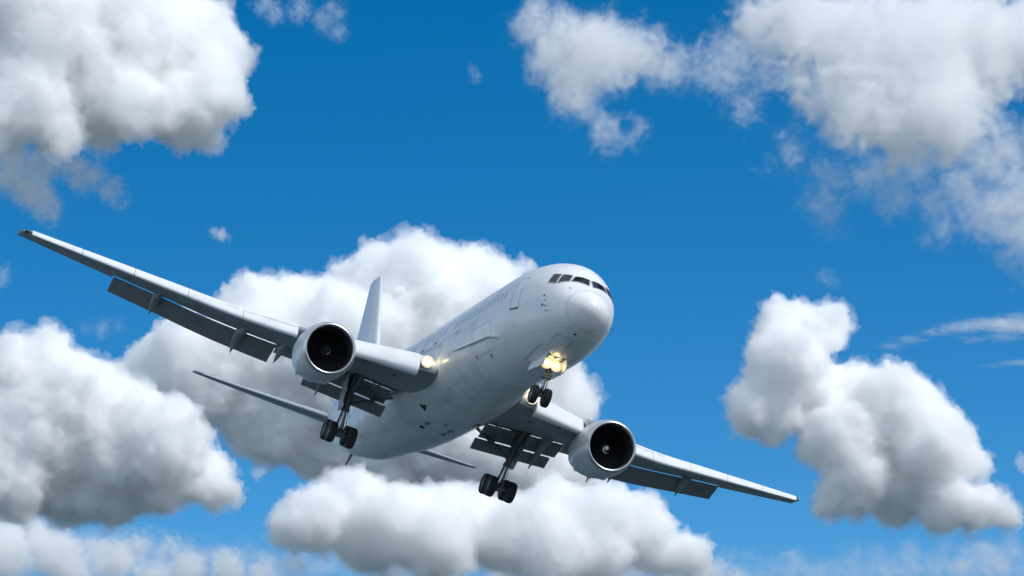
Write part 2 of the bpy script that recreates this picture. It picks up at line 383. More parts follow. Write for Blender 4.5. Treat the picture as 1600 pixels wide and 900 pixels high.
# ------------------------------------------------------------------ wings
LEZ = pchip([0, 3, 8, 12, 16, 20, 23.8], [-1.70, -1.47, -1.12, -.62, .16, .96, 1.72])
TWI = pchip([0, 3, 9, 23.8], [2.2, 2.0, .8, -1.2])
TC = pchip([0, 3, 8, 23.8], [.145, .14, .115, .10])
def le_s(y): return 16.70 + .695 * y
def te_s(y): return 27.3 + .9 * y / 7.9 if y < 7.9 else 28.2 + (35.2 - 28.2) * (y - 7.9) / (23.8 - 7.9)
def chord(y): return te_s(y) - le_s(y)
def foil(x, t, up, camber=.014):
    x = min(max(x, 0), 1)
    yt = 5 * t * (.2969 * math.sqrt(x) - .126 * x - .3516 * x * x + .2843 * x**3 - .1015 * x**4) * (1.18 if not up and x < .6 else 1)
    yc = camber * (2 * .55 * x - x * x) / .3025 if x < .55 else camber * ((1 - .55 * 2) + 2 * .55 * x - x * x) / (.45 * .45)
    return yc + (yt if up else -yt)
def wpt(y, x, zc, sg):
    c = chord(y); a = R(TWI(y))
    ds, dz = x * c, zc * c
    return Vector((le_s(y) + ds * math.cos(a) + dz * math.sin(a), sg * y, LEZ(y) - ds * math.sin(a) + dz * math.cos(a)))
def wsurf(y, x, up, sg): return wpt(y, x, foil(x, TC(y), up), sg)
FL_IN, FL_OUT = (2.75, 7.55), (9.3, 18.35)
XU, XL = .86, .76
def cut(y):
    for a, b in (FL_IN, FL_OUT):
        if a <= y <= b: return XU, XL
    return 1.0, 1.0
def section(y, sg, xu, xl, n=22):
    up = [wsurf(y, xu * (1 - math.cos(math.pi / 2 * (1 - k / n))) if False else xu * (1 - k / n) ** 1.7, True, sg) for k in range(n + 1)]
    lo = [wsurf(y, xl * (k / n) ** 1.7, False, sg) for k in range(1, n + 1)]
    if xu < 1: lo.append(wsurf(y, xl + .015, True, sg) * .35 + lo[-1] * .65)
    else: lo.append(lo[-1] + Vector((0, 0, .004)))
    return up + lo
VIEWS = .268
def foil_ring(c, t, defl, s0, z0, y, sg, sweep_y=0, n=14):
    """a small airfoil of chord c turned down by defl degrees with its nose at (s0, z0)"""
    a = R(defl); pts = []
    for k in range(n + 1):
        x = (1 - k / n) ** 1.7; pts.append((x, foil(x, t, True, .02)))
    for k in range(1, n):
        x = (k / n) ** 1.7; pts.append((x, foil(x, t, False, .02) * .7))
    return [Vector((s0 + c * (x * math.cos(a) + z * math.sin(a)), sg * y, z0 + c * (-x * math.sin(a) + z * math.cos(a)))) for x, z in pts]
def fl_nose(y, gap):
    """nose of a flap extended behind and below the wing's cut trailing edge"""
    lip = wsurf(y, XL, False, 1); te = wsurf(y, XU, True, 1); c = chord(y)
    h = min(lip.z - VIEWS * lip.x, te.z - VIEWS * te.x)
    s = te.x - .12
    return s, h + VIEWS * s - gap
for sg in (1, -1):
    mb = MB()
    ys = [1.6, 2.74, FL_IN[0], 3.5, 4.5, 5.5, 6.5, FL_IN[1], FL_IN[1] + .02, 8.2, 8.8, FL_OUT[0] - .02, FL_OUT[0]] + [9.3 + k * .95 for k in range(1, 10)] + [FL_OUT[1], FL_OUT[1] + .02, 19, 20, 21, 22, 22.8, 23.3]
    rings = [section(y, sg, *cut(y)) for y in ys]
    for dy, x0 in ((23.55, .06), (23.72, .2), (23.8, .42)):                           # raked, rounded tip
        c = [p.copy() for p in section(dy, sg, 1, 1)]; c0 = wpt(dy, 1, 0, sg)
        sc_ = 1 - x0; ctr = c0
        k_ = {23.55: .9, 23.72: .6, 23.8: .15}[dy]
        rings.append([Vector((ctr.x + (p.x - ctr.x) * sc_, p.y, ctr.z + (p.x - ctr.x) * sc_ * .0 + (p.z - ctr.z) * k_)) for p in c])
    mb.loft(rings, True, True, True)
    wing = mb.build('wing', M['wing'], plane, sharp=30)
    # slats, drooped and slid forward
    for y0, y1 in ((3.35, 6.75), (9.25, 12.0), (12.03, 14.85), (14.88, 17.7), (17.73, 20.5), (20.53, 23.25)):
        mb = MB(); rings = []
        for k in range(9):
            y = y0 + (y1 - y0) * k / 8; c = chord(y); a = R(31); xs_u, xs_l = .155 + .02 * (y - 9) / 14, .06
            sec = [wsurf(y, xs_u * (1 - i / 12) ** 1.6, True, sg) for i in range(13)] + [wsurf(y, xs_l * (i / 6) ** 1.6, False, sg) for i in range(1, 7)]
            top, bot = sec[0], sec[-1]
            for i in range(1, 6):                                                     # hollow back face
                t = i / 6; p = bot.lerp(top, t); p.x -= .03 * c * math.sin(math.pi * t) ** .7; sec.append(p)
            piv = wpt(y, .10, -.02, sg)
            off = Vector((-.055 * c - .05, 0, -.030 * c))
            out = []
            for p in sec:
                d = p - piv
                out.append(piv + off + Vector((d.x * math.cos(a) - d.z * math.sin(a) if False else d.x * math.cos(a) + d.z * -math.sin(a), 0, d.x * math.sin(a) + d.z * math.cos(a))))
            rings.append(out)
        mb.loft(rings, True, True, True); mb.build('slat', M['slat'], wing, sharp=40)
    # fixed, bright leading edge between the slats and at the root
    # flaps
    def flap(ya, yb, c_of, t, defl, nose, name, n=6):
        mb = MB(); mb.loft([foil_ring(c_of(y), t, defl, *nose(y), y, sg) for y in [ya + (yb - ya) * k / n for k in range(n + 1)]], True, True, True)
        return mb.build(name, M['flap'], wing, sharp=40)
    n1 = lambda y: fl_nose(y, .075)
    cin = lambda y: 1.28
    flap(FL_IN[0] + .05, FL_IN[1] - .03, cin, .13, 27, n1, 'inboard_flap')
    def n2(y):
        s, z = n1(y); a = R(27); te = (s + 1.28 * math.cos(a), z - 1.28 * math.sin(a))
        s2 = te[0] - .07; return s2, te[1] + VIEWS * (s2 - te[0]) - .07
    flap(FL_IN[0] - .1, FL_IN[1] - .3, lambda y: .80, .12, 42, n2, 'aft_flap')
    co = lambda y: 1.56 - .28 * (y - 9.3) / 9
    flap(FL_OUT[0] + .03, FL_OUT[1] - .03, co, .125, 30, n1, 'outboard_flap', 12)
    # inboard aileron, slightly drooped, between the flaps
    mb = MB(); rings = []
    for y in (7.62, 8.4, 9.22):
        te_u, te_l = wsurf(y, .80, True, sg), wsurf(y, .80, False, sg); e = wsurf(y, 1.0, True, sg) + Vector((-.02, 0, -.28))
        rings.append([te_u + Vector((0, 0, .012)), e + Vector((0, 0, .02)), e, te_l - Vector((0, 0, .012))])
    mb.loft(rings, True, True, True); mb.build('inboard_aileron', M['wing'], wing)
    mb = MB(); rings = []
    for y in (18.45, 20, 21.6, 22.6):
        te_u, te_l = wsurf(y, .78, True, sg), wsurf(y, .78, False, sg); e = wsurf(y, 1.0, True, sg)
        rings.append([te_u + Vector((0, 0, .008)), e + Vector((.01, 0, .012)), e + Vector((.01, 0, -.008)), te_l - Vector((0, 0, .008))])
    mb.loft(rings, True, True, True); mb.build('outboard_aileron', M['wing'], wing)
    # flap track fairings: a canoe under the wing whose tail drops with the flap
    def track(y, L1, depth, L2, drop, wd, x0=.52):
        p0 = wsurf(y, x0, False, sg); lip = wsurf(y, XL, False, sg)
        mb = MB(); ring = lambda c, wd_, h_: [Vector((c[0], sg * y + wd_ * math.sin(a), c[1] + h_ * math.cos(a))) for a in [2 * math.pi * k / 14 for k in range(14)]]
        rings = []
        for t in (0, .06, .2, .45, .75, 1):
            x = p0.x + (lip.x + .25 - p0.x) * t; z = p0.z + (lip.z - p0.z) * t - depth * .55 * math.sin(min(1, t * 1.3) * math.pi / 2)
            rings.append(ring((x, z), max(.02, wd * math.sin(min(1, t * 2.2) * math.pi / 2)), max(.02, depth * math.sin(min(1, t * 2) * math.pi / 2))))
        mb.loft(rings, True, True, True)
        s, z = n1(y) if cut(y)[0] < 1 else (lip.x, lip.z)
        rings = []
        for t in (0, .12, .35, .7, 1):
            x = s - .15 + t * L2; zz = z - .12 - t * drop
            rings.append(ring((x, zz), max(.015, wd * 1.05 * (1 - t ** 1.6)), max(.02, depth * 1.25 * (1 - t ** 1.3))))
        mb.loft(rings, True, True, True)
        mb.build('flap_track_fairing', M['wing'], wing, sharp=50)
    track(11.3, 1, .2, 1.3, .92, .26); track(15.9, 1, .18, 1.1, .80, .24); track(6.35, 1, .22, 1.9, 1.35, .24, .62)
    track(9.05, 1, .2, 1.5, .62, .2, .6)
    # landing light in the wing root, navigation light in the tip
    mb = MB(); rings = []
    for y in (2.8, 2.95, 3.1, 3.2):
        rings.append([wsurf(y, x, u, sg) + Vector((-.022, 0, 0)) for x, u in ((.030, True), (.012, True), (.003, True), (0, True), (.004, False), (.014, False), (.030, False))])
    mb.loft(rings, False); mb.build('landing_light_window', M['lip'], wing)
    mb = MB(); rings = []
    for y in (2.4, 2.75, 3.1, 3.4):
        rings.append([wsurf(y, x, u, sg) + Vector((-.012, 0, 0)) for x, u in ((.09, True), (.05, True), (.025, True), (.008, True), (0, True), (.004, False), (.015, False), (.03, False), (.045, False))])
    mb.loft(rings, False); mb.build('leading_edge', M['slat'], wing)
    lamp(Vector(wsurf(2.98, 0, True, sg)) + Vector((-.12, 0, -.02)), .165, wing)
    pl = bpy.data.lights.new('landing_light_beam', 'POINT'); pl.energy = 5; pl.color = (1, .78, .38); pl.shadow_soft_size = .12
    po = bpy.data.objects.new('landing_light_beam', pl); COL.objects.link(po); po.parent = wing; po.location = wsurf(2.95, 0, True, sg) + Vector((-.42, 0, 0))
    mb = MB(); rings = []
    for y in (23.42, 23.5, 23.6):
        rings.append([wsurf(y, x, u, sg) + Vector((-.012 + (0 if y < 23.5 else .12), 0, 0)) for x, u in ((.14, True), (.05, True), (.012, True), (0, True), (.015, False), (.06, False), (.14, False))])
    mb.loft(rings, False); mb.build('navigation_light', M['glass' if sg > 0 else 'shade'], wing)
    # access covers and vents under the wing
    for k in range(9):
        y = 10.2 + k * 1.25; mb = MB(); c_ = wsurf(y, .38, False, sg); v = []
        for q in range(20):
            a = 2 * math.pi * q / 20; yy = y + .17 * math.cos(a); p = wsurf(yy, .38 + .3 / chord(y) * math.sin(a), False, sg); v.append(p - Vector((0, 0, .006)))
        mb.add(v, [tuple(range(20))]); mb.build('tank_access_cover', M['flap'], wing)
    for y, x in ((5.6, .12), (3.9, .22)):
        mb = MB(); v = [wsurf(y, x, False, sg) - Vector((0, 0, .012)), wsurf(y + .16, x + .045, False, sg) - Vector((0, 0, .012)), wsurf(y - .16, x + .045, False, sg) - Vector((0, 0, .012))]
        mb.add(v, [(0, 1, 2)]); mb.build('air_inlet', M['dark'], wing)
    # flat patch at the root; the wheel bay's shade is put into its colour
    mb = MB(); v = []
    for y in (2.75, 3.4, 4.2, 5.2):
        v += [wsurf(y, .70 if y < 5 else .66, False, sg) - Vector((0, 0, .015)), wsurf(y, XL - .004, False, sg) - Vector((0, 0, .015))]
    mb.add(v, [(2 * k, 2 * k + 1, 2 * k + 3, 2 * k + 2) for k in range(3)]); mb.build('wheel_bay', M['bay'], wing)

# ------------------------------------------------------------------ engines
for sg in (1, -1):
    O = Vector((19.21, sg * 8.03, -2.385)); AX = (1, -sg * .012, .02)
    mb = MB()
    prof = [(0, 1.285), (.04, 1.345), (.15, 1.405), (.4, 1.465), (.8, 1.505), (1.3, 1.52), (2.0, 1.50), (2.7, 1.43), (3.3, 1.32), (3.75, 1.22), (3.75, 1.17), (3.3, 1.2), (2.6, 1.25)]
    mb.lathe(prof[2:], O, AX, 80)
    eng = mb.build('engine', M['nacelle'], plane, sharp=40)
    mb = MB(); mb.lathe([(.16, 1.409), (.04, 1.347), (.01, 1.315), (0, 1.285), (.01, 1.255), (.05, 1.225), (.14, 1.195), (.26, 1.175)], O, AX, 80)
    mb.build('intake_lip', M['lip'], eng)
    mb = MB(); mb.lathe([(.26, 1.176), (.5, 1.165), (.9, 1.175), (1.3, 1.19), (1.5, 1.19), (1.5, .2)], O, AX, 80); mb.build('intake_duct', M['duct'], eng)
    mb = MB()
    d = Vector(AX).normalized(); u = d.cross(Vector((0, 1, 0))).normalized(); w_ = d.cross(u)
    for k in range(38):
        a = 2 * math.pi * k / 38; rings = []
        for t in (0, .25, .5, .75, 1):
            r_ = .30 + t * .87; tw = R(28 + 34 * t); ch = .17 + .09 * t
            er = u * math.cos(a) + w_ * math.sin(a); et = -u * math.sin(a) + w_ * math.cos(a)
            cd_ = d * math.cos(tw) + et * math.sin(tw); nd = er.cross(cd_)
            c_ = O + d * 1.25 + er * r_
            rings.append([c_ - cd_ * ch / 2, c_ + nd * .012, c_ + cd_ * ch / 2, c_ - nd * .012])
        mb.loft(rings, True, True, True)
    mb.build('fan', M['blade'], eng, weld=False)
    mb = MB(); n_, m_ = 64, 26; v = []; pr = lambda t: (.78 + .50 * t, .33 * (math.sin(t * math.pi / 2) ** .85) if t > 0 else 0.0)
    mb.v = []; 
    for i in range(m_ + 1):
        ax_, r_ = pr(i / m_)
        for k in range(n_):
            a = 2 * math.pi * k / n_; mb.v.append(tuple(O + d * ax_ + u * (r_ * math.cos(a)) + w_ * (r_ * math.sin(a))))
    for i in range(m_):
        for k in range(n_):
            mb.f.append((i * n_ + k, i * n_ + (k + 1) % n_, (i + 1) * n_ + (k + 1) % n_, (i + 1) * n_ + k))
            t = (i + .5) / m_; a = (k + .5) / n_
            ph = (a + t * .9 + (.42 if sg > 0 else .15)) % 1.0
            mb.m.append(1 if (.22 < t < .8 and ph < (.12 if sg > 0 else .24) * (1 - t * .7)) or (sg < 0 and t < .2) else 0)
    mb.build('spinner', [M['spin'], M['spinw']], eng, weld=True)
    mb = MB(); mb.lathe([(2.6, 1.0), (3.4, .98), (4.2, .90), (5.0, .74), (5.6, .62), (5.6, .58), (5.0, .66)], O, AX, 64); mb.lathe([(5.2, .45), (5.8, .32), (6.4, .06), (6.42, 0.001)], O, AX, 48)
    mb.build('exhaust_nozzle', M['hot'], eng)
    # pylon
    mb = MB(); rings = []
    for s, zt, zb, hw in ((20.9, -.86, -1.0, .05), (21.3, -.68, -1.1, .17), (22.0, -.60, -1.2, .23), (23.2, -.75, -1.3, .25), (24.6, -1.1, -1.6, .24), (26.0, -1.25, -1.9, .18), (27.2, -1.35, -1.85, .05)):
        y = O.y
        rings.append([Vector((s, y - hw, zt)), Vector((s, y + hw, zt)), Vector((s, y + hw, zb)), Vector((s, y, zb - .12)), Vector((s, y - hw, zb))])
    mb.loft(rings, True, True, True); mb.build('pylon', M['nacelle'], eng, bevel=.05)
    # nacelle strake, drains and rear latch fairings
    mb = MB(); a = R(38); er = Vector((0, -sg * math.sin(a), math.cos(a)))
    mb.add([O + Vector((.9, 0, 0)) + er * 1.49, O + Vector((2.3, 0, 0)) + er * 1.45, O + Vector((2.3, 0, 0)) + er * 1.85, O + Vector((1.9, 0, 0)) + er * 1.85,
            O + Vector((.9, .02, 0)) + er * 1.49, O + Vector((2.3, .02, 0)) + er * 1.45, O + Vector((2.3, .02, 0)) + er * 1.85, O + Vector((1.9, .02, 0)) + er * 1.85],
           [(0, 1, 2, 3), (7, 6, 5, 4), (0, 4, 5, 1), (1, 5, 6, 2), (2, 6, 7, 3), (3, 7, 4, 0)]); mb.build('nacelle_strake', M['nacelle'], eng)
    mb = MB()
    for aa, s0, l_, h_ in ((180, 1.9, 1.2, .10), (215, 2.6, .8, .12), (145, 2.6, .8, .12)):
        a = R(aa); er = Vector((0, math.sin(a), math.cos(a))); tn = Vector((0, math.cos(a), -math.sin(a)))
        rings = []
        for t in (0, .2, .6, 1):
            c_ = O + Vector((s0 + l_ * t, 0, 0)) + er * (1.46 - .16 * t); hh = h_ * math.sin(math.pi * min(1, t * .7 + .15)); ww = .16
            rings.append([c_ - tn * ww, c_ + er * hh, c_ + tn * ww, c_ - er * .1])
        mb.loft(rings, True, True, True)
    mb.build('latch_fairing', M['nacelle'], eng, sharp=60)
    mb = MB(); c_ = O + Vector((2.9, 0, -1.32)); mb.tube(c_, c_ + Vector((.25, 0, -.28)), .05, .03, 8); mb.build('drain_mast', M['seam'], eng)

# ------------------------------------------------------------------ tail
STAB = math.tan(R(8))
def surf_loft(sts, t, vertical=False, sg=1, xe=1.0, x0=0.0, n=20):
    """sts: (span position, leading edge s, chord, other coordinate)"""
    rings = []
    for b_, s0, c, zz in sts:
        ring = []
        xs = [x0 + (xe - x0) * (1 - k / n) ** 1.6 for k in range(n + 1)]
        pts = [(x, foil(x, t, True, 0)) for x in xs] + [(x, foil(x, t, False, 0) / (1.18 if x < .6 else 1)) for x in xs[::-1][1:]]
        for x, h in pts:
            ring.append(Vector((s0 + x * c, h * c, b_)) if vertical else Vector((s0 + x * c, sg * b_, zz + h * c + (x - .5) * c * STAB)))
        rings.append(ring)
    return rings
for sg in (1, -1):
    st = [(.6, 45.75, 6.0, .55), (1.6, 46.55, 5.5, .68), (4, 48.47, 4.35, 1.0), (7, 50.9, 2.85, 1.42), (8.9, 52.45, 1.85, 1.70), (9.2, 52.75, 1.6, 1.75), (9.31, 53.0, 1.3, 1.77)]
    mb = MB(); mb.loft(surf_loft(st, .10, sg=sg, xe=.72), True, True, True); hst = mb.build('horizontal_stabilizer', M['wing'], plane)
    mb = MB(); mb.loft(surf_loft([s_ for s_ in st if s_[0] >= 1.6], .10, sg=sg, xe=1.0, x0=.728), True, True, True); mb.build('elevator', M['wing'], hst)
    mb = MB(); rings = []
    for b_, s0, c, zz in st[1:5]:
        rings.append([Vector((s0 + x * c - .008, sg * b_, zz + foil(x, .10, u, 0) / (1 if u else 1.18) * c + (x - .5) * c * STAB + (.006 if u else -.006))) for x, u in ((.05, True), (.015, True), (.003, True), (0, True), (.003, False), (.015, False), (.03, False))])
    mb.loft(rings, False); mb.build('leading_edge', M['lip2'], hst)
st = [(2.2, 43.9, 9.0, 0), (3.0, 44.75, 8.4, 0), (5, 46.6, 7.1, 0), (8, 49.42, 4.95, 0), (10.6, 51.85, 3.1, 0), (11.05, 52.27, 2.75, 0)]
mb = MB(); mb.loft(surf_loft(st, .095, True, xe=.68), True, True, True); fin = mb.build('tail_fin', M['white'], plane)
mb = MB(); mb.loft(surf_loft([s_ for s_ in st if s_[0] >= 3], .095, True, xe=1, x0=.688), True, True, True); mb.build('rudder', M['white'], fin)
mb = MB(); mb.loft([[Vector((40.5, 0, 2.5)), Vector((43.5, .02, 2.52)), Vector((45.5, .12, 2.4)), Vector((45.5, -.12, 2.4))], [Vector((44.4, 0, 2.9)), Vector((44.5, .01, 2.9)), Vector((45.5, .1, 2.9)), Vector((45.5, -.1, 2.9))]], True, True, True)
mb.build('dorsal_fillet', M['white'], fin)
# ------------------------------------------------------------------ landing gear
def wheel_mesh(r, wd, rim_r, name):
    """tyre with rounded shoulders and grooves, dished rim and hub; axle along y, centred on the origin"""
    mb = MB(); h = wd / 2
    prof = [(-h * .62, rim_r), (-h * .95, rim_r * 1.12), (-h, (r + rim_r) / 2), (-h * .93, r * .90), (-h * .70, r * .975), (-h * .48, r)]
    g = []
    for x in (-.32, 0, .32): g += [(h * x - .012, r), (h * x - .008, r - .014), (h * x + .008, r - .014), (h * x + .012, r)]
    prof = prof + g + [(-a, b) for a, b in prof[::-1]]
    mb.lathe(prof, (0, 0, 0), (0, 1, 0.0001), 44, mi=0) if False else None
    n = 44
    def lat(pf, mi): mb.loft([[Vector((q * math.cos(t), a, q * math.sin(t))) for t in [2 * math.pi * k / n for k in range(n)]] for a, q in pf], True, mi=mi)
    lat(prof, 0)
    for sgn in (-1, 1):
        lat([(sgn * h * .62, rim_r), (sgn * h * .80, rim_r * .97), (sgn * h * .78, rim_r * .85), (sgn * h * .35, rim_r * .72), (sgn * h * .30, rim_r * .38), (sgn * h * .72, rim_r * .32), (sgn * h * .78, .002)], 1)
        for k in range(9):
            a = 2 * math.pi * k / 9; c_ = Vector((rim_r * .56 * math.cos(a), sgn * h * .36, rim_r * .56 * math.sin(a)))
            mb.tube(c_, c_ + Vector((0, sgn * .004, 0)), rim_r * .11, rim_r * .11, 10, 2)
    me_o = mb.build(name, [M['tyre'], M['rim'], M['dark']], None, weld=False)
    return me_o
def place(o, parent, loc, rot=(0, 0, 0)):
    o.parent = parent; o.location = loc; o.rotation_euler = rot; return o
# nose gear
NG = Vector((5.36, 0, -4.56)); TOP = Vector((5.05, 0, -2.5))
mb = MB()
mb.tube(TOP, (5.22, 0, -3.62), .115, .11, 16); mb.tube((5.20, 0, -3.50), (5.24, 0, -3.72), .16, .16, 16)
mb.box((5.22, 0, -3.55), (.34, .52, .22)); mb.tube((5.1, -.24, -3.5), (5.1, .24, -3.5), .07, .07, 12)
mb.tube((5.22, 0, -3.62), (5.35, 0, -4.5), .075, .075, 16, 1)
mb.tube((5.36, -.42, -4.56), (5.36, .42, -4.56), .06, .06, 12); mb.tube((5.33, 0, -4.36), (5.36, 0, -4.60), .11, .12, 14)
for y in (-.06, .06): mb.path([(5.05, y, -3.72), (4.86, y, -4.08), (5.24, y, -4.46)], .03, 8)
mb.path([(5.12, .0, -3.3), (6.3, .22, -2.72)], .05); mb.path([(5.12, .0, -3.3), (6.3, -.22, -2.72)], .05)
mb.path([(5.1, .1, -2.6), (5.06, .13, -3.2), (5.12, .11, -3.7), (5.3, .09, -4.4)], .016, 6, 2); mb.path([(5.1, -.1, -2.6), (5.07, -.14, -3.1), (5.2, -.12, -4.4)], .014, 6, 2)
nose_gear = mb.build('nose_landing_gear', [M['steel'], M['chrome'], M['hyd']], plane, weld=False, sharp=40)
nw = wheel_mesh(.47, .34, .22, 'wheel'); place(nw, nose_gear, NG + Vector((0, .33, 0)))
nw2 = nw.copy(); COL.objects.link(nw2); place(nw2, nose_gear, NG + Vector((0, -.33, 0)))
# nose bay: flat plate with frames, the recess shade put into its colour
mb = MB(); q = [(4.15, -11), (4.15, 11), (6.35, 11), (6.35, -11)]
v = [fus(s, R(180 + p), .012) for s, p in ((4.15, -12), (4.15, 0), (4.15, 12), (5.3, 12), (6.4, 12), (6.4, 0), (6.4, -12), (5.3, -12))]
mb.add(v, [tuple(range(8))]); mb.build('wheel_bay', M['bay'], nose_gear)
mb = MB()
for s in (4.35, 4.7, 5.0, 5.6): mb.path([fus(s, R(168), .03), fus(s, R(192), .03)], .03, 6)
for p in (170.5, 189.5): mb.path([fus(s, R(p), .04) for s in (4.2, 5.0, 6.3)], .022, 6)
mb.build('bay_frame', M['hyd'], nose_gear)
for sg in (1, -1):
    for s0, s1, hh in ((4.12, 5.28, .60), (5.32, 6.45, .52)):
        mb = MB(); rings = []
        for s in (s0, (s0 + s1) / 2, s1):
            b_ = fus(s, R(180 - sg * 12.5), .0); e_ = b_ + Vector((0, sg * .12, -hh))
            m_ = b_.lerp(e_, .5) + Vector((0, sg * .05, 0))
            t = Vector((0, .022, 0))
            rings.append([b_ + t, m_ + t, e_ + t, e_ - t, m_ - t, b_ - t])
        mb.loft(rings, True, True, True); mb.build('gear_door', M['fairing'], nose_gear, bevel=.006)
# two landing lamps on the strut
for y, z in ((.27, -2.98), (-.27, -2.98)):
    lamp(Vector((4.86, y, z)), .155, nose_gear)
    mb = MB(); mb.tube((5.0, y, z), (5.08, 0, z), .03, .03, 8); mb.build('lamp_bracket', M['steel'], nose_gear)
pl = bpy.data.lights.new('nose_light_beam', 'POINT'); pl.energy = 7; pl.color = (1, .78, .36); pl.shadow_soft_size = .15
po = bpy.data.objects.new('nose_light_beam', pl); COL.objects.link(po); po.parent = nose_gear; po.location = (4.5, 0, -3.02)

# main gear
mw = None
for sg in (1, -1):
    B = Vector((27.4, sg * 4.684, -4.75)); T = Vector((26.75, sg * 4.9, -1.55)); tilt = R(13)
    mb = MB(); k = T + (B - T) * .62
    mb.tube(T, k, .20, .19, 18); mb.tube(T + (B - T) * .56, k, .235, .235, 18); mb.tube(k, B + Vector((0, 0, .1)), .125, .125, 18, 1)
    mb.tube(B + Vector((0, 0, .28)), B - Vector((0, 0, .16)), .19, .17, 14)
    mb.tube((T.x, T.y - .55, T.z), (T.x, T.y + .55, T.z), .13, .13, 12)
    fw = Vector((-math.cos(tilt) * .71, 0, -math.sin(tilt) * .71))
    mb.tube(B + fw * 1.15, B - fw * 1.15, .15, .15, 14)
    for e in (1, -1):
        c_ = B + fw * e; mb.tube(c_ - Vector((0, .66, 0)), c_ + Vector((0, .66, 0)), .085, .085, 12)
        mb.path([c_ + Vector((0, .2, .16)), B + Vector((0, .2, .16))], .035, 8); mb.path([c_ + Vector((0, -.2, .16)), B + Vector((0, -.2, .16))], .035, 8)
    # torsion links behind the strut, truck positioner in front
    for y in (-.1, .1): mb.path([k + Vector((.2, y, .1)), k + Vector((.62, y, -.55)), B + Vector((.2, y, .2))], .05, 8)
    mb.path([k + Vector((-.22, 0, .2)), B + fw * .8 + Vector((0, 0, .15))], .055, 10)
    # side brace to the body, drag brace forward, with folding joints
    mid = T + (B - T) * .50
    j = mid.lerp(Vector((27.1, sg * 2.45, -2.0)), .52) + Vector((0, 0, .05))
    mb.path([mid, j, (27.1, sg * 2.45, -1.95)], .085, 10); mb.path([mid + Vector((.25, 0, .1)), j + Vector((.15, 0, 0)), (27.5, sg * 2.55, -1.9)], .06, 10)
    mb.tube(j - Vector((.2, 0, 0)), j + Vector((.3, 0, 0)), .12, .12, 10)
    mb.path([mid + Vector((0, 0, .25)), (24.9, sg * 4.75, -1.62)], .08, 10)
    mb.path([j, (26.7, sg * 3.75, -1.55)], .045, 8); mb.path([T + (B - T) * .3, (26.6, sg * 3.4, -1.6)], .05, 8)
    for dx, dy in ((.16, .1), (.18, -.1), (-.17, .12), (-.14, -.14)):
        mb.path([T + Vector((dx, dy, -.1)), T.lerp(B, .35) + Vector((dx * 1.5, dy * 1.2, 0)), k + Vector((dx * 1.1, dy, 0)), B + Vector((dx * 1.8, dy * 1.6, .4)), B + Vector((dx, dy, .1))], .02, 6, 2)
    g = mb.build('main_landing_gear', [M['steel'], M['chrome'], M['hyd']], plane, weld=False, sharp=40)
    for e in (1, -1):
        for y in (.57, -.57):
            if mw is None: mw = wheel_mesh(.585, .43, .27, 'wheel'); o_ = mw
            else: o_ = mw.copy(); COL.objects.link(o_)
            place(o_, g, B + fw * e + Vector((0, y, 0)))
    # leg door on the outer side of the strut
    mb = MB(); rings = []
    for t, wd in ((.02, .62), (.25, .6), (.5, .48), (.62, .3)):
        c_ = T.lerp(B, t) + Vector((0, sg * (.42 - .12 * t), 0))
        rings.append([c_ + Vector((-wd, 0, 0)), c_ + Vector((0, sg * .05, 0)), c_ + Vector((wd, 0, 0)), c_ + Vector((wd, -sg * .04, 0)), c_ + Vector((-wd, -sg * .04, 0))])
    mb.loft(rings, True, True, True); mb.build('gear_door', M['wing'], g, sharp=40)
# ------------------------------------------------------------------ clouds: real vapour, far beyond the airliner
def sky_point(u, v, D):      # direction given as an angle pair measured on the 1600 x 900 frame, D metres away
    return Vector((0, 0, CAM_H)) + axes((u - 800) / F_PX * D, -(v - 450) / F_PX * D, -D)
def vapour(density):
    m = bpy.data.materials.new('cloud_vapour'); m.use_nodes = True
    t_ = m.node_tree; t_.nodes.clear(); o_ = t_.nodes.new('ShaderNodeOutputMaterial'); pv = t_.nodes.new('ShaderNodeVolumePrincipled')
    pv.inputs['Color'].default_value = (1, 1, 1, 1); pv.inputs['Density'].default_value = density; pv.inputs['Anisotropy'].default_value = CLOUD_G
    if density != 1: pv.inputs['Density Attribute'].default_value = ''
    t_.links.new(pv.outputs[0], o_.inputs['Volume']); return m
vap = vapour(1)

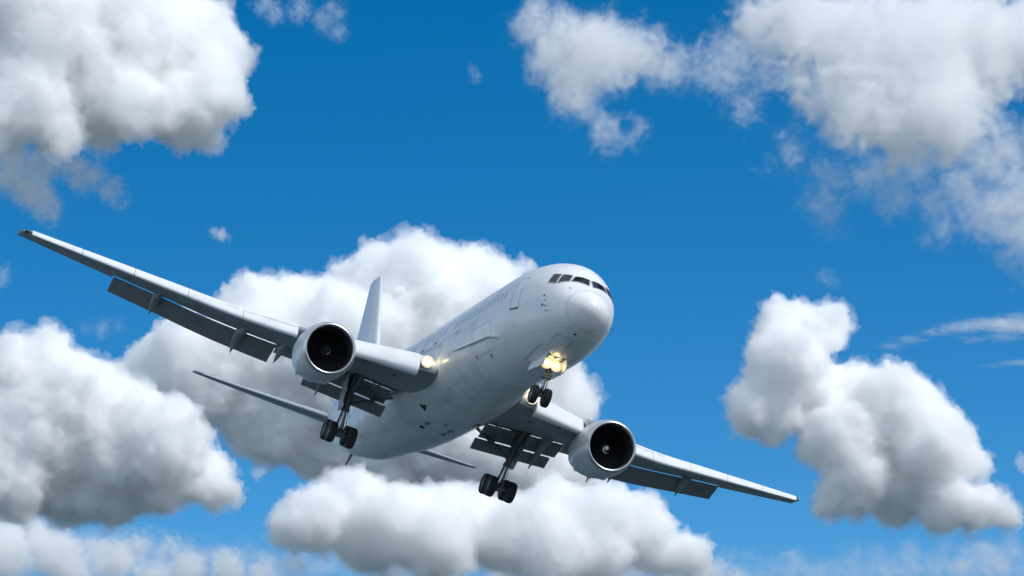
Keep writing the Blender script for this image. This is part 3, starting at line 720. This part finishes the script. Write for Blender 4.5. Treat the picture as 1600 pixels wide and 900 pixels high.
def cloud(label, lobes, D, od=.11, vox=2.3, soft=.16, warp=.9, bil=.48, fine=.75, fringe=.12, asp=1.0, freq=1.0, stretch=(1, 1, 1), thin=0.0, depth=.7, slope=.45, lean=.2):
    """lobes (u, v, r) in frame pixels at D metres; each cloud is a fog grid whose density is lobes + billows + turbulence"""
    global cloud_n
    cloud_n += 1
    rg = random.Random(100 + cloud_n); px = D / F_PX
    ng = bpy.data.node_groups.new('cloud_density', 'GeometryNodeTree')
    ng.interface.new_socket('Geometry', in_out='OUTPUT', socket_type='NodeSocketGeometry')
    NN, L = ng.nodes, ng.links
    def feed(n, i, x):
        if x is None: return
        if hasattr(x, 'links'): L.new(x, n.inputs[i])
        else: n.inputs[i].default_value = x
    def vmn(op, a, b=None, scale=None):
        n = NN.new('ShaderNodeVectorMath'); n.operation = op; feed(n, 0, a); feed(n, 1, b)
        if scale is not None: feed(n, 'Scale', scale)
        return n.outputs['Value'] if op in ('LENGTH', 'DISTANCE', 'DOT_PRODUCT') else n.outputs['Vector']
    def mn_(op, a, b=None, c=None):
        n = NN.new('ShaderNodeMath'); n.operation = op; feed(n, 0, a); feed(n, 1, b); feed(n, 2, c); return n.outputs[0]
    def noise(v, scale, detail, rough=.55, w_=0.0):
        n = NN.new('ShaderNodeTexNoise'); n.noise_dimensions = '3D'
        n.inputs['Scale'].default_value = scale; n.inputs['Detail'].default_value = detail; n.inputs['Roughness'].default_value = rough; n.inputs['Distortion'].default_value = w_
        L.new(v, n.inputs['Vector']); return n
    def voro(v, scale):
        n = NN.new('ShaderNodeTexVoronoi'); n.feature = 'SMOOTH_F1'; n.inputs['Scale'].default_value = scale; n.inputs['Smoothness'].default_value = .25
        L.new(v, n.inputs['Vector']); return n.outputs['Distance']
    pos = NN.new('GeometryNodeInputPosition').outputs[0]
    seed = (rg.uniform(-500, 500), rg.uniform(-500, 500), rg.uniform(-500, 500))
    rm = sum(l[2] for l in lobes) / len(lobes) * px
    cu = sum(l[0] for l in lobes) / len(lobes); cv = sum(l[1] for l in lobes) / len(lobes)
    org_ = sky_point(cu, cv, D)
    sp = vmn('ADD', vmn('MULTIPLY', pos, tuple(stretch)), tuple(c_ * rm for c_ in seed))
    nz = noise(sp, .62 * freq / rm, 2)
    q = vmn('ADD', pos, vmn('SCALE', vmn('SUBTRACT', nz.outputs['Color'], (.5, .5, .5)), None, rm * warp))
    qa = vmn('MULTIPLY', q, (1 / asp, 1, 1)) if asp != 1 else None
    d = None; lo = Vector((1e9,) * 3); hi = -lo
    for l in lobes:
        u, v, r_ = l[:3]; dz = l[3] if len(l) > 3 else rg.uniform(-depth, depth) * r_ - slope * (v - cv) + lean * (u - cu)
        c_ = sky_point(u, v, D) - org_ + Vector((0, dz * px, 0)); rr_ = r_ * px
        dd = mn_('MULTIPLY_ADD', vmn('DISTANCE', q if asp == 1 else qa, (c_.x / asp, c_.y, c_.z)), -1.0 / rm, rr_ / rm)
        if d is None: d = dd
        else:
            n = NN.new('ShaderNodeMath'); n.operation = 'SMOOTH_MAX'; feed(n, 0, d); feed(n, 1, dd); n.inputs[2].default_value = .12; d = n.outputs[0]
        for i in range(3):
            e = (rr_ * 1.2 + rm * (.2 + warp * .16)) * (asp if i == 0 else 1); lo[i] = min(lo[i], c_[i] - e); hi[i] = max(hi[i], c_[i] + e)
    sq = vmn('ADD', sp, vmn('SCALE', nz.outputs['Color'], None, rm * .5))
    solid = not thin and soft < .5
    b1 = voro(sq, 1.25 * freq / rm)
    d = mn_('ADD', d, mn_('MULTIPLY', mn_('SUBTRACT', .52, b1), bil))
    if not solid:
        fb = noise(sp, 2.1 * freq / rm, 6, .6, 1.1).outputs['Fac']
        d = mn_('ADD', d, mn_('MULTIPLY', mn_('SUBTRACT', fb, .5), fine * 2))
    mr = NN.new('ShaderNodeMapRange'); mr.interpolation_type = 'SMOOTHSTEP'
    L.new(d, mr.inputs['Value']); mr.inputs['From Min'].default_value = 0; mr.inputs['From Max'].default_value = soft
    den = mr.outputs['Result']
    if thin:
        t_ = NN.new('ShaderNodeMapRange'); t_.interpolation_type = 'SMOOTHSTEP'; L.new(noise(sp, 1.2 * freq / rm, 6, .62, 1.2).outputs['Fac'], t_.inputs['Value'])
        t_.inputs['From Min'].default_value = .38; t_.inputs['From Max'].default_value = .66; t_.inputs['To Min'].default_value = 1 - thin
        den = mn_('MULTIPLY', den, t_.outputs['Result'])
    vc = NN.new('GeometryNodeVolumeCube')
    L.new(d if solid else mn_('MULTIPLY', den, od / px), vc.inputs['Density'])
    if solid: vc.inputs['Background'].default_value = -1
    vc.inputs['Min'].default_value = lo; vc.inputs['Max'].default_value = hi
    for i, a in enumerate('XYZ'): vc.inputs['Resolution ' + a].default_value = max(8, int((hi[i] - lo[i]) / (vox * px * (2.9 if solid else 1.35))))
    sm = NN.new('GeometryNodeSetMaterial'); out = NN.new('NodeGroupOutput')
    if solid:            # a dense cumulus: its billowing skin encloses vapour of even density
        m_ = vapour(od / px); v2 = NN.new('GeometryNodeVolumeToMesh'); v2.inputs['Threshold'].default_value = soft * .5
        L.new(vc.outputs[0], v2.inputs[0]); vd = bpy.data.meshes.new('cloud')
        sd = NN.new('GeometryNodeSubdivideMesh'); sd.inputs['Level'].default_value = 1; L.new(v2.outputs[0], sd.inputs[0])
        geo = sd.outputs[0]
        def push(geo, h):
            s_ = NN.new('GeometryNodeSetPosition'); L.new(geo, s_.inputs[0])
            L.new(vmn('SCALE', NN.new('GeometryNodeInputNormal').outputs[0], None, h), s_.inputs['Offset']); return s_.outputs[0]
        b2 = voro(sp, 2.9 * freq / rm); geo = push(geo, mn_('MULTIPLY', mn_('SUBTRACT', .38, b2), bil * .62 * rm))
        s2 = NN.new('GeometryNodeSubdivideMesh'); s2.inputs['Level'].default_value = 1; L.new(geo, s2.inputs[0]); geo = s2.outputs[0]
        b3 = voro(sp, 7.5 * freq / rm); geo = push(geo, mn_('MULTIPLY', mn_('SUBTRACT', .5, b3), bil * .46 * rm))
        b4 = voro(sp, 16 * freq / rm); geo = push(geo, mn_('MULTIPLY', mn_('SUBTRACT', .5, b4), bil * .3 * rm))
        fz = noise(sp, 9 * freq / rm, 5, .65); s_ = NN.new('GeometryNodeSetPosition'); L.new(geo, s_.inputs[0])
        L.new(vmn('SCALE', vmn('SUBTRACT', fz.outputs['Color'], (.5, .5, .5)), None, fine * .42 * rm), s_.inputs['Offset']); geo = s_.outputs[0]
        def clean(geo, vx):      # fuse the folded skin into one closed, non-self-crossing shell
            a_ = NN.new('GeometryNodeMeshToVolume'); a_.resolution_mode = 'VOXEL_SIZE'; a_.inputs['Voxel Size'].default_value = vx * px
            a_.inputs['Density'].default_value = 1; a_.inputs['Interior Band Width'].default_value = vx * px * 2
            b_ = NN.new('GeometryNodeVolumeToMesh'); b_.inputs['Threshold'].default_value = .2
            L.new(geo, a_.inputs['Mesh']); L.new(a_.outputs[0], b_.inputs[0]); return b_.outputs[0]
        L.new(clean(geo, vox * .75), sm.inputs[0])
        # thinning ragged fringes of vapour round the dense body
        shells = []
        s3 = NN.new('GeometryNodeSubdivideMesh'); s3.inputs['Level'].default_value = 2; L.new(v2.outputs[0], s3.inputs[0])
        fr = noise(sp, 2.6 * freq / rm, 6, .7, .4).outputs['Fac']; fz2 = noise(sp, 8 * freq / rm, 4, .7)
        fr2 = noise(sp, 4.6 * freq / rm, 5, .66, .8).outputs['Fac']
        for f_, amp, zero, k_ in ((fr, 2.0, .44, fringe), (fr2, 1.4, .462, .30)):
            g3 = push(s3.outputs[0], mn_('MULTIPLY', mn_('SUBTRACT', f_, zero), amp * rm))
            s_ = NN.new('GeometryNodeSetPosition'); L.new(g3, s_.inputs[0])
            L.new(vmn('SCALE', vmn('SUBTRACT', fz2.outputs['Color'], (.5, .5, .5)), None, .65 * rm), s_.inputs['Offset'])
            m2 = vapour(od * k_ / px); sm2 = NN.new('GeometryNodeSetMaterial'); sm2.inputs['Material'].default_value = m2
            L.new(clean(s_.outputs[0], vox), sm2.inputs[0]); shells.append((sm2, m2))
    else:
        m_ = vap; L.new(vc.outputs[0], sm.inputs[0]); vd = bpy.data.volumes.new('cloud')
    sm.inputs['Material'].default_value = m_; vd.materials.append(m_)
    jn = NN.new('GeometryNodeJoinGeometry'); L.new(sm.outputs[0], jn.inputs[0])
    if solid:
        for sm2, m2 in shells: L.new(sm2.outputs[0], jn.inputs[0]); vd.materials.append(m2)
    L.new(jn.outputs[0], out.inputs[0])
    ob = bpy.data.objects.new('cloud', vd); COL.objects.link(ob); ob.location = org_
    md = ob.modifiers.new('vapour', 'NODES'); md.node_group = ng
    if solid:
        dg = bpy.context.evaluated_depsgraph_get(); me = bpy.data.meshes.new_from_object(ob.evaluated_get(dg)); ob.modifiers.clear(); ob.data = me
        me.shade_smooth(); pass
    return tag(ob, label, 'cloud', 'cumulus clouds across the sky')
cloud_n = 0
# dense cumulus
cloud('broad towering white cumulus directly behind the airliner with the tallest bright head', [(590,425,60),(640,410,52),(715,415,60),(765,445,56),(650,480,95),(745,510,95),(440,490,66),(385,475,40),(500,480,62),(545,555,105),(420,575,95),(320,590,85),(245,570,52),(215,590,32),(300,630,60),(430,650,85),(560,660,95),(690,640,105),(800,560,80),(850,600,62),(900,620,42),(790,700,85),(890,740,60),(500,690,60),(600,730,60),(690,740,75),(800,760,60)], 2600, vox=2.6, slope=.22, bil=.56)
cloud('bulky flat-based cumulus at the left edge below the airliner wing', [(70,565,45),(20,590,62),(120,625,70),(60,680,100),(175,690,95),(255,700,70),(215,640,42),(310,745,50),(345,765,25),(110,750,70),(200,755,60),(20,740,80),(260,770,35)], 2100, slope=.15, bil=.58)
cloud('tall leaning cumulus tower standing alone on the right side', [(1240,510,56),(1285,508,44),(1235,565,60),(1215,610,55),(1165,645,36),(1205,650,44),(1270,620,62),(1330,625,66),(1395,635,66),(1440,650,42),(1310,690,66),(1380,700,76),(1450,705,66),(1500,715,42),(1340,755,55),(1300,785,30),(1410,765,56),(1465,780,52),(1525,790,42),(1570,798,26)], 2000, slope=.28, bil=.58)
cloud('large grey-bellied cumulus filling the top left corner', [(40,40,130),(160,30,125),(270,50,95),(335,50,48),(340,110,45),(350,160,34),(290,150,75),(220,175,55),(150,130,90),(60,160,70),(20,200,60),(100,225,45),(130,260,26),(320,195,28)], 1700, soft=.22, bil=.4, od=.08, fringe=.18, slope=1.0, lean=.35)
cloud('low rounded cumulus below the airliner nose gear at the bottom centre', [(560,800,62),(500,815,50),(450,825,34),(545,775,40),(620,825,62),(690,815,56),(750,818,56),(680,850,62),(800,835,62),(860,805,58),(940,810,58),(1000,800,44),(1030,825,38),(930,855,58),(1020,855,46),(1080,862,38),(870,862,58),(580,845,52)], 2300, vox=2.4, bil=.56, freq=1.25, od=.075, fringe=.28, slope=.7)
# thin and broken cloud
T = dict(bil=.15, warp=1.5, depth=.3, slope=.9, lean=.3)
cloud('heart-shaped broken white cloud near the top centre', [(840,20,46),(880,50,58),(930,90,66),(900,130,54),(985,65,56),(1015,45,36),(860,95,48),(890,165,36),(910,205,30),(940,228,36),(980,225,26),(1040,100,36),(940,30,40)], 1800, od=.036, soft=.8, fine=1.4, thin=.5, **T)
cloud('thin ragged cloud arm trailing right of the heart-shaped cloud', [(1050,105,42),(1100,95,44),(1140,70,44),(1130,120,44),(1155,165,36),(1165,200,24),(1190,120,36),(1170,60,40)], 1850, soft=1.0, fine=1.8, od=.024, thin=.8, **T)
cloud('wide pale cloud bank spread over the top right corner', [(1200,20,60),(1260,50,80),(1340,60,95),(1430,90,115),(1520,50,105),(1600,30,90),(1390,180,85),(1470,190,85),(1320,210,50),(1280,160,40),(1250,135,36),(1560,110,45),(1330,150,70)], 1750, soft=.6, fine=1.3, od=.045, thin=.3, **T)
cloud('ragged cloud lobe hanging at the right edge under the cloud bank', [(1590,210,50),(1560,250,58),(1515,290,56),(1590,310,70),(1540,340,55),(1500,300,40),(1600,380,60)], 1700, soft=.9, fine=1.5, od=.024, thin=.7, **T)
cloud('thin torn wisps of cloud beneath the cloud bank on the right', [(1300,285,42),(1275,330,40),(1290,355,30),(1370,270,50),(1430,240,52),(1400,310,44),(1460,310,44),(1240,240,30),(1210,255,20),(1240,205,26),(1470,365,36)], 1800, soft=1.1, fine=1.8, od=.02, thin=.85, **T)
cloud('tiny isolated puff above the left-hand wing', [(335,364,12),(347,367,14),(358,370,9)], 1900, vox=1.0, soft=1.2, od=.07, fine=1.0, **T)
cloud('thin cloud scrap under the large corner cloud at the left edge', [(15,245,42),(60,255,38),(110,252,34),(145,275,26),(15,285,36),(45,300,38),(70,325,32),(85,345,24),(120,280,26),(175,295,28)], 1700, vox=1.8, soft=.9, od=.055, fine=1.3, thin=.5, **T)
cloud('pale veil of cloud in the bottom right corner', [(1420,860,24),(1480,850,22),(1540,855,30),(1590,850,30),(1560,880,30),(1330,880,24),(1240,880,24),(1500,885,26)], 3000, vox=1.8, soft=1.4, od=.035, fine=.6, stretch=(.5, 1, 1), thin=.6)
cloud('faint torn shred of cloud at the top edge right of the corner cloud', [(415,10,26),(430,25,24),(470,12,24),(505,30,24),(525,50,20),(520,15,24)], 1750, vox=1.6, soft=1.0, od=.03, fine=1.2, thin=.7, **T)
cloud('tiny puff at the right edge beside the leaning tower', [(1597,722,16),(1604,732,16)], 2000, vox=1.0, soft=.9, od=.05, **T)
cloud('small pale puff low beside the tail of the airliner', [(402,742,13),(410,735,10)], 2000, vox=1.0, soft=1.0, od=.05, fine=1.0, **T)
cloud('broken low cloud layer along the bottom left edge', [(15,810,40),(60,845,42),(10,870,60),(90,870,50),(150,856,26),(215,855,30),(260,858,26),(180,885,40),(290,885,40),(360,885,36),(130,900,44),(240,905,40),(410,895,34)], 2500, vox=1.7, soft=.7, od=.06, fine=1.1, thin=.3, **T)
cloud('row of faint cloud tops along the bottom edge', [(470,895,26),(560,885,28),(620,890,34),(790,888,34),(850,880,38),(920,890,40),(1000,885,32),(1060,892,34),(1120,892,34),(1165,898,24),(700,895,34)], 2700, vox=1.7, soft=.7, od=.05, fine=1.0, thin=.3, **T)
cloud('feathery cirrus streak above the leaning tower at the right edge', [(1385,547,8),(1420,534,9),(1460,521,9),(1500,512,12),(1550,505,15),(1600,505,18),(1570,525,10),(1520,531,8),(1595,488,8)], 3200, vox=1.6, soft=1.2, od=.09, fine=1.1, warp=.9, stretch=(.3, 1, 1.6), thin=.7, depth=.2, bil=.1, asp=4)
cloud('lower faint cirrus streak at the right edge', [(1550,573,5),(1590,567,7),(1620,564,8)], 3200, vox=1.2, soft=1.2, od=.06, fine=.9, warp=.7, stretch=(.3, 1, 1.6), thin=.6, depth=.2, bil=.1, asp=7)
cloud('pale hazy layer of cloud low along the whole bottom edge', [(40,865,46),(180,875,46),(330,885,44),(480,890,40),(640,892,40),(800,892,40),(960,890,42),(1120,890,42),(1280,885,38),(1420,875,40),(1560,868,44)], 3400, vox=2.4, soft=1.4, od=.03, fine=1.2, thin=.5, asp=3.2, bil=.1, warp=1.0, depth=.3)
cloud('barely visible shred of cloud high between the corner cloud and the heart-shaped cloud', [(738,108,12),(744,122,12)], 2000, vox=1.2, soft=1.2, od=.025, fine=1.6, thin=.7, **T)
cloud('faint smear of cloud under the left-hand wing tip', [(135,515,16),(160,512,20),(185,505,16)], 2000, vox=1.4, soft=1.3, od=.018, fine=1.6, thin=.7, **T)
cloud('small pale scrap at the left edge under the wing tip', [(2,425,18),(4,440,16)], 2000, vox=1.4, soft=1.2, od=.03, fine=1.5, thin=.6, **T)
cloud('faint scrap of cloud above the leaning tower', [(1290,432,18),(1305,440,14)], 2000, vox=1.4, soft=1.3, od=.018, fine=1.6, thin=.7, **T)
